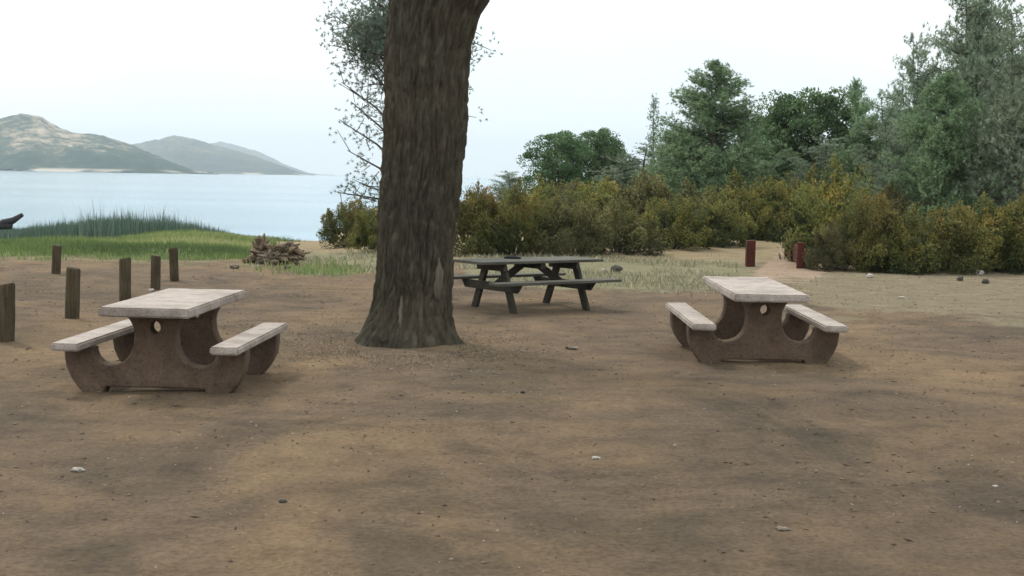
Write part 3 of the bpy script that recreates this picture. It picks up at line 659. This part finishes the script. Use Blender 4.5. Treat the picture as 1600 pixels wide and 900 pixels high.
Fc = (np.arange(k)[:, None, None] * 5 + np.array([(0, 3, 1), (1, 3, 2), (0, 1, 4), (1, 2, 4), (2, 3, 4), (3, 0, 4)])[None]).reshape(-1, 3)
me = npmesh('twigs', V, Fc); attr(me, 'tint', np.repeat(rng.uniform(0, .8, k), 5)); tag(link('twigs', me, M['litter']), 'thin dry twigs strewn over the dirt', 'twigs', kind='stuff')
P = scatter(6500, -.46, .46, 5.0, 32, lambda x, y: .4 + 0 * x); k = len(P); s = .008 + .02 * rng.uniform(0, 1, k) ** 4
oc = np.array([(1, 0, 0), (-1, 0, 0), (0, 1, 0), (0, -1, 0), (0, 0, .7), (0, 0, -.7)]); of = np.array([(0, 2, 4), (2, 1, 4), (1, 3, 4), (3, 0, 4), (2, 0, 5), (1, 2, 5), (3, 1, 5), (0, 3, 5)])
V = (P[:, None, :] + oc[None] * s[:, None, None] * rng.uniform(.6, 1.3, (k, 6, 1))).reshape(-1, 3); Fc = (np.arange(k)[:, None, None] * 6 + of[None]).reshape(-1, 3)
me = npmesh('pebbles', V, Fc); attr(me, 'tint', np.repeat(rng.uniform(.15, .85, k), 6)); tag(link('pebbles', me, M['litter']), 'small pebbles strewn over the dirt', 'pebbles', kind='stuff')

# ---------------------------------------------------------------- concrete picnic tables
def curve_slab(outline, holes, thick, bev):
    cu = bpy.data.curves.new('outline', 'CURVE'); cu.dimensions = '2D'; cu.fill_mode = 'BOTH'; cu.extrude = thick / 2 - bev; cu.bevel_depth = bev; cu.bevel_resolution = 1; cu.offset = -bev
    for pl in [outline] + holes:
        sp = cu.splines.new('POLY'); sp.points.add(len(pl) - 1)
        for p, q in zip(sp.points, pl): p.co = (q[0], q[1], 0, 1)
        sp.use_cyclic_u = True
    o = bpy.data.objects.new('tmp', cu); C.objects.link(o); dg = bpy.context.evaluated_depsgraph_get()
    me = bpy.data.meshes.new_from_object(o.evaluated_get(dg)); bpy.data.objects.remove(o); bpy.data.curves.remove(cu); return me
def smooth_poly(pts, k=2):
    for _ in range(k):
        q = []
        for i in range(len(pts)):
            a, b_ = pts[i], pts[(i + 1) % len(pts)]
            q += [(a[0] * .75 + b_[0] * .25, a[1] * .75 + b_[1] * .25), (a[0] * .25 + b_[0] * .75, a[1] * .25 + b_[1] * .75)]
        pts = q
    return pts
half = [(0, .035), (.43, .035), (.46, -.03), (.63, -.03), (.69, .03), (.745, .11), (.785, .20), (.80, .30), (.80, .372), (.80, .376), (.545, .376), (.545, .372), (.54, .33), (.52, .285), (.475, .245), (.41, .225), (.34, .235), (.27, .265), (.22, .32), (.19, .40), (.18, .49), (.19, .56), (.22, .62), (.26, .672), (.26, .676)]
outl = half + [(-x_, z_) for x_, z_ in half[::-1] if x_ > 0]
hole = [(.048 * math.cos(t * math.pi / 8), .565 + .055 * math.sin(t * math.pi / 8)) for t in range(16)]
sup_me = curve_slab(outl, [hole], .15, .014)
sup_me.transform(Matrix.Rotation(math.pi / 2, 4, 'X'))
def rough_slab(w_, l_, z0, z1):
    """slab with rounded, slightly chipped edges"""
    mb = MB(); mb.box((0, 0, (z0 + z1) / 2), (w_, l_, z1 - z0)); me = mb.mesh('slab')
    import bmesh
    bm = bmesh.new(); bm.from_mesh(me); bmesh.ops.bevel(bm, geom=bm.edges[:], offset=.014, segments=2, affect='EDGES')
    bmesh.ops.subdivide_edges(bm, edges=[e for e in bm.edges if e.calc_length() > .3], cuts=24, use_grid_fill=True)
    for v in bm.verts:
        k = mn.noise(v.co * 9 + Vector((z0 * 40, 0, 0))) * .004 + mn.noise(v.co * 30) * .002; v.co += Vector((k, k * .5, k * .6))
    bm.to_mesh(me); bm.free(); return me
def concrete_table():
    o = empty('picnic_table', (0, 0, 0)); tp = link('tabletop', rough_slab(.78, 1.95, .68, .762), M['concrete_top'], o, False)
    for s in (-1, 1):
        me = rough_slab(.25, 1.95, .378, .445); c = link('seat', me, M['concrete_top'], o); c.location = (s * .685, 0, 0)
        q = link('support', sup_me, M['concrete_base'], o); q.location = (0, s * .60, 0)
    return o
def copy_tree(o):
    c = o.copy(); C.objects.link(c)
    for ch in list(o.children):
        k = ch.copy(); C.objects.link(k); k.parent = c
    return c
t1 = concrete_table(); t1.location = (-3.06, 11.97, gz(-3.06, 11.97) + .0); t1.rotation_euler = (0, 0, -.043)
tag(t1, 'concrete picnic table with pale top and brown supports, left of the huge trunk', 'picnic table', 'concrete picnic tables')
t2 = copy_tree(t1); t2.location = (2.64, 14.39, gz(2.64, 14.39)); t2.rotation_euler = (.02, 0, .03)
t2['label'] = 'right concrete picnic table with pale top and brown supports, nearest the red posts'
for t in (t1, t2):
    t.location.z = min(gz(t.location.x + a, t.location.y + b_) for a in (-.6, 0, .6) for b_ in (-.6, .6)) + .02

# ---------------------------------------------------------------- wooden picnic table
def wood_table():
    p = gp(828, 481); d = 19.2; x = at(827, d)
    o = empty('wooden_picnic_table', (x, d, gz(x, d)), math.radians(36), 'weathered dark wooden A-frame picnic table right of the huge trunk, in front of the shrubs', 'picnic table')
    Lh = 1.10; H_ = .70
    for i in range(5): 
        yy = (i - 2) * .148; mb = MB().box((random.uniform(-.01, .01), yy, H_), (2 * Lh, .138, .04)); mb.build('tabletop_plank', M['old_wood_top'], o, .006)
    for s in (-1, 1):
        for k in (0, 1):
            MB().box((random.uniform(-.01, .01), s * (.60 + k * .135), .43), (2 * Lh, .125, .04)).build('seat_plank', M['old_wood_top'], o, .006)
    for fx in (-.66, .66):
        for s in (-1, 1):
            MB().bar((fx + .03, s * .20, H_ - .03), (fx + .03, s * .50, -.03), .05, .12).build('leg', M['old_wood'], o, .004)
        MB().box((fx - .025, 0, H_ - .075), (.05, .68, .10)).build('top_batten', M['old_wood'], o, .004)
        b_ = MB(); hw = .74; v = [(fx - .05, -hw, .408), (fx - .05, -hw + .10, .29), (fx - .05, hw - .10, .29), (fx - .05, hw, .408)]
        v = v + [(fx, a[1], a[2]) for a in v]; b_.add(v, [(0, 1, 2, 3), (7, 6, 5, 4), (0, 4, 5, 1), (1, 5, 6, 2), (2, 6, 7, 3), (3, 7, 4, 0)]); b_.build('seat_beam', M['old_wood'], o, .004)
        sx = 1 if fx > 0 else -1
        MB().bar((sx * .10, 0, H_ - .03), (fx - sx * .03, 0, .34), .05, .10).build('brace', M['old_wood'], o, .004)
    MB().box((0, 0, H_ - .065), (.09, .66, .08)).build('top_batten', M['old_wood'], o, .004)
    # dark lump lying on the table
    v = gp(803, 470); mb = MB()
    me = lump_mesh(3, .09, (1.5, 1, .28), 5, .25); q = link('bundle', me, M['cloth'], None, True)
    q.location = (x - .25, d + .05, gz(x, d) + H_ + .035); tag(q, 'small dark bundle lying on top of the wooden picnic table', 'bundle')
def lump_mesh(sub, r, sc, seed, amp, freq=1.6):
    import bmesh
    bm = bmesh.new(); bmesh.ops.create_icosphere(bm, subdivisions=sub, radius=1)
    for v in bm.verts:
        k = 1 + amp * mn.noise(v.co * freq + Vector((seed * 3.1, seed, 0))) + amp * .5 * mn.noise(v.co * freq * 2.7 + Vector((0, seed, 2)))
        dd = mn.voronoi(v.co * 1.7 + Vector((seed, 0, seed)))[0][0]; v.co = v.co * k * (1 - amp * .5 * dd)
        v.co = Vector((v.co.x * sc[0] * r, v.co.y * sc[1] * r, v.co.z * sc[2] * r))
    me = bpy.data.meshes.new('rock'); bm.to_mesh(me); bm.free(); return me
wood_table()

# ---------------------------------------------------------------- wooden posts
PO = [(4, 535, 443, 26, 'wooden post cut by the left picture edge, the nearest one'),
      (109, 498, 418, 22, 'thick wooden post standing alone nearest to the left of the concrete table'),
      (193, 471, 403, 18, 'wooden post just behind the left end of the concrete table top'),
      (241, 453, 399, 15, 'short wooden post with pale stones at its foot, between two others behind the concrete table'),
      (271, 440, 387, 14, 'farthest right wooden post of the row, at the edge of the grass'),
      (85, 428, 383, 14, 'farthest left wooden post, standing against the green grass')]
for i, (px, by, ty, wp, lab) in enumerate(PO):
    p = gp(px, by); d = p.y; hgt = (by - ty) / FPX * d; r = wp / 2 / FPX * d
    mb = MB(); nseg = 14; v = []; nn = 18
    tilt = Vector((random.uniform(-.03, .03), random.uniform(-.03, .03), 0))
    lv = [-.1, 0, .12, .25, .4, .55, .7, .85, .94, .98, 1.0]
    for j, t in enumerate(lv):
        k = 1 if t < .95 else (.95 if t < .99 else .86)
        for q in range(nn):
            a = q / nn * 6.283; rr = r * k * (1 + .07 * mn.noise(Vector((math.cos(a) * 2, math.sin(a) * 2, t * 1.5 + i * 7))))
            slope = (math.cos(a) * .04 * hgt * (1 if t > .9 else 0)) * (-1) ** i * .5
            v.append(Vector((math.cos(a) * rr, math.sin(a) * rr, t * hgt + slope)) + tilt * t)
    f = [(j * nn + q, j * nn + (q + 1) % nn, (j + 1) * nn + (q + 1) % nn, (j + 1) * nn + q) for j in range(len(lv) - 1) for q in range(nn)] + [tuple(range((len(lv) - 1) * nn, len(lv) * nn))]
    mb.add(v, f); o = mb.build('wooden_post', M['post_wood'], None, smooth=False)
    o.location = (p.x, d + r, gz(p.x, d)); tag(o, lab, 'post', 'wooden posts between the clearing and the grass')

# ---------------------------------------------------------------- red posts and rail at the path
p = gp(1173, 417); MBp = MB().box((0, 0, .27), (.20, .20, .66)); o = MBp.build('red_post', M['red_wood'], None, .012)
o.location = (p.x, p.y + .1, gz(p.x, p.y)); tag(o, 'stout dark red wooden post at the left side of the path', 'post')
a = gp(1250, 419); c = gp(1231, 401); c = Vector((at(1230, 34.2), 34.2, 0)); dr = (c - a); ln = dr.length; ang = math.atan2(dr.y, dr.x)
o = empty('red_railing', (a.x, a.y, gz(a.x, a.y)), ang, 'dark red plank railing along the right side of the path', 'railing')
for s in (0, .5, 1): MB().box((ln * s, 0, .25 - .05 * s), (.16, .16, .66 - .14 * s)).build('rail_post', M['red_wood'], o, .012)
for zz in (.12, .26, .40): MB().box((ln / 2, -.005, zz), (ln - .19, .06, .125), j=.004).build('rail_board', M['red_wood'], o, .006)
# ---------------------------------------------------------------- driftwood heap and stones
def rock(name, px, py, w_px, mat, label, cat='rock', sc=(1, .8, .6), amp=.5, group=None, sink=.3, zoff=0, seed=None):
    p = gp(px, py); r = w_px / 2 / FPX * p.y; sd = seed or random.randint(1, 90)
    o = link(name, lump_mesh(4, r, sc, sd, amp), M[mat], None, True); o.location = (p.x, p.y + r * .6, gz(p.x, p.y) + r * sc[2] * (1 - sink) + zoff)
    o.rotation_euler.z = random.uniform(-.3, .3); return tag(o, label, cat, group)
p = gp(425, 414); o = empty('driftwood_stump', (p.x, p.y + .3, gz(p.x, p.y)), 0, 'gnarled brown and tan driftwood stump on the grass between posts and huge trunk', 'driftwood')
for k_, (bx, by, bz, br_, bs, bm_) in enumerate([(.02, 0, .2, .36, (1.3, .8, .62), 'driftwood'), (.34, -.06, .2, .24, (1.2, .8, .8), 'driftwood'), (-.26, -.02, .30, .25, (.8, .8, .95), 'driftwood'), (-.08, -.22, .14, .2, (1.2, .7, .8), 'rock'), (.2, .05, .36, .17, (1.3, .9, .6), 'rock')]):
    me = lump_mesh(5, br_, bs, 12 + 7 * k_, 1.25, 2.2); q = link('stump_lump', me, M[bm_], o, True); q.location = (bx, by, bz); q.rotation_euler.y = random.uniform(-.4, .4)
for pts, r in (([(.3, 0, .28), (.5, -.1, .30), (.66, -.15, .20)], [.11, .09, .05]), ([(-.2, 0, .16), (-.5, -.1, .10), (-.66, -.15, .05)], [.11, .08, .04]), ([(-.25, 0, .42), (-.36, -.05, .55), (-.30, -.05, .60)], [.09, .06, .03]), ([(.0, -.2, .15), (.02, -.34, .02), (.03, -.36, -.05)], [.06, .04, .03])):
    MB().tube([Vector(p_) for p_ in pts], r, 9, .25).build('root', M['driftwood'], o, smooth=True)
rock('rock', 366, 420, 15, 'rock', 'pale rock on the ground at the left end of the driftwood stump')
rock('rock', 473, 408, 14, 'rock', 'small tan rock at the right end of the driftwood stump')
rock('rock', 448, 421, 11, 'dark_rock', 'dark stone in front of the driftwood stump', sc=(1, .9, .7))
rock('rock', 392, 363, 10, 'dark_rock', 'small dark rock at the water edge beside the end of the reeds', sc=(1, .8, .6))
rock('rock', 476, 361, 12, 'dark_rock', 'flat dark rock at the water edge near the leftmost shrub', sc=(1, .8, .4))
rock('rock', 963, 426, 20, 'dark_rock', 'dark rock on the dry grass just right of the wooden picnic table', sc=(1, .8, .65), amp=.3)
rock('rock', 944, 426, 11, 'pale_rock', 'pale rock touching the dark rock right of the wooden picnic table', sc=(1, .8, .7), amp=.3)
rock('rock', 1501, 438, 11, 'dark_rock', 'left of the two small dark rocks on the gravel', sc=(1, .9, .8))
rock('rock', 1541, 443, 13, 'dark_rock', 'right of the two small dark rocks on the gravel', sc=(1, .9, .7))
rock('rock', 1532, 430, 15, 'pale_rock', 'grey-white rock under the shrubs behind the two small dark rocks', sc=(1, .9, .6))
rock('rock', 1410, 466, 12, 'pale_rock', 'flat whitish stone on the gravel in front of the bright olive shrub', sc=(1, .8, .3))
rock('rock', 1360, 434, 12, 'pale_rock', 'pale rock at the foot of the rounded shrub beside the gravel', sc=(1, .8, .6))
rock('stone', 893, 547, 22, 'rock', 'brown stone lying alone between the huge trunk and the right concrete table', 'stone', (1, .7, .32))
rock('stone', 119, 738, 22, 'pale_rock', 'whitish stone on the dirt in front of the left concrete table', 'stone', (1, .7, .35))
rock('stone', 932, 718, 16, 'pale_rock', 'pale stone half sunk in the middle of the foreground dirt', 'stone', (1, .8, .3))
rock('stone', 441, 786, 14, 'dark_rock', 'small dark stone in the foreground dirt, left half', 'stone', (1, .8, .45))
rock('stone', 817, 615, 9, 'dark_rock', 'tiny dark stone straight ahead, between the foreground and the huge trunk', 'stone', (1, .8, .6))
rock('stone', 1225, 830, 24, 'rock', 'flat brown stone in the foreground dirt, right half', 'stone', (1, .7, .25))
rock('stone', 1556, 762, 9, 'pale_rock', 'tiny white stone in the foreground near the right picture edge', 'stone', (1, .8, .5))
rock('stone', 236, 456, 10, 'pale_rock', 'pale stone at the left foot of the short wooden post', 'stone', (1, .8, .6))
# dark log with an upturned limb at the far left, by the water
p = gp(2, 372); o = empty('dead_log', (p.x, p.y, gz(p.x, p.y) + .35), 0, 'dark dead log with an upturned limb at the water, cut by the left picture edge', 'log')
MB().tube([(-1.6, 0, .0), (-.9, 0, .10), (-.2, 0, .14), (.35, 0, .12)], [.2, .2, .18, .12], 9, .1).build('log_body', M['dark_log'], o, smooth=True)
MB().tube([(.05, 0, .18), (.42, 0, .30), (.72, 0, .50)], [.16, .12, .07], 8, .1).build('limb', M['dark_log'], o, smooth=True)
MB().tube([(-.5, 0, .1), (-.45, 0, -.45)], [.06, .05], 8).build('limb', M['dark_log'], o, smooth=True)
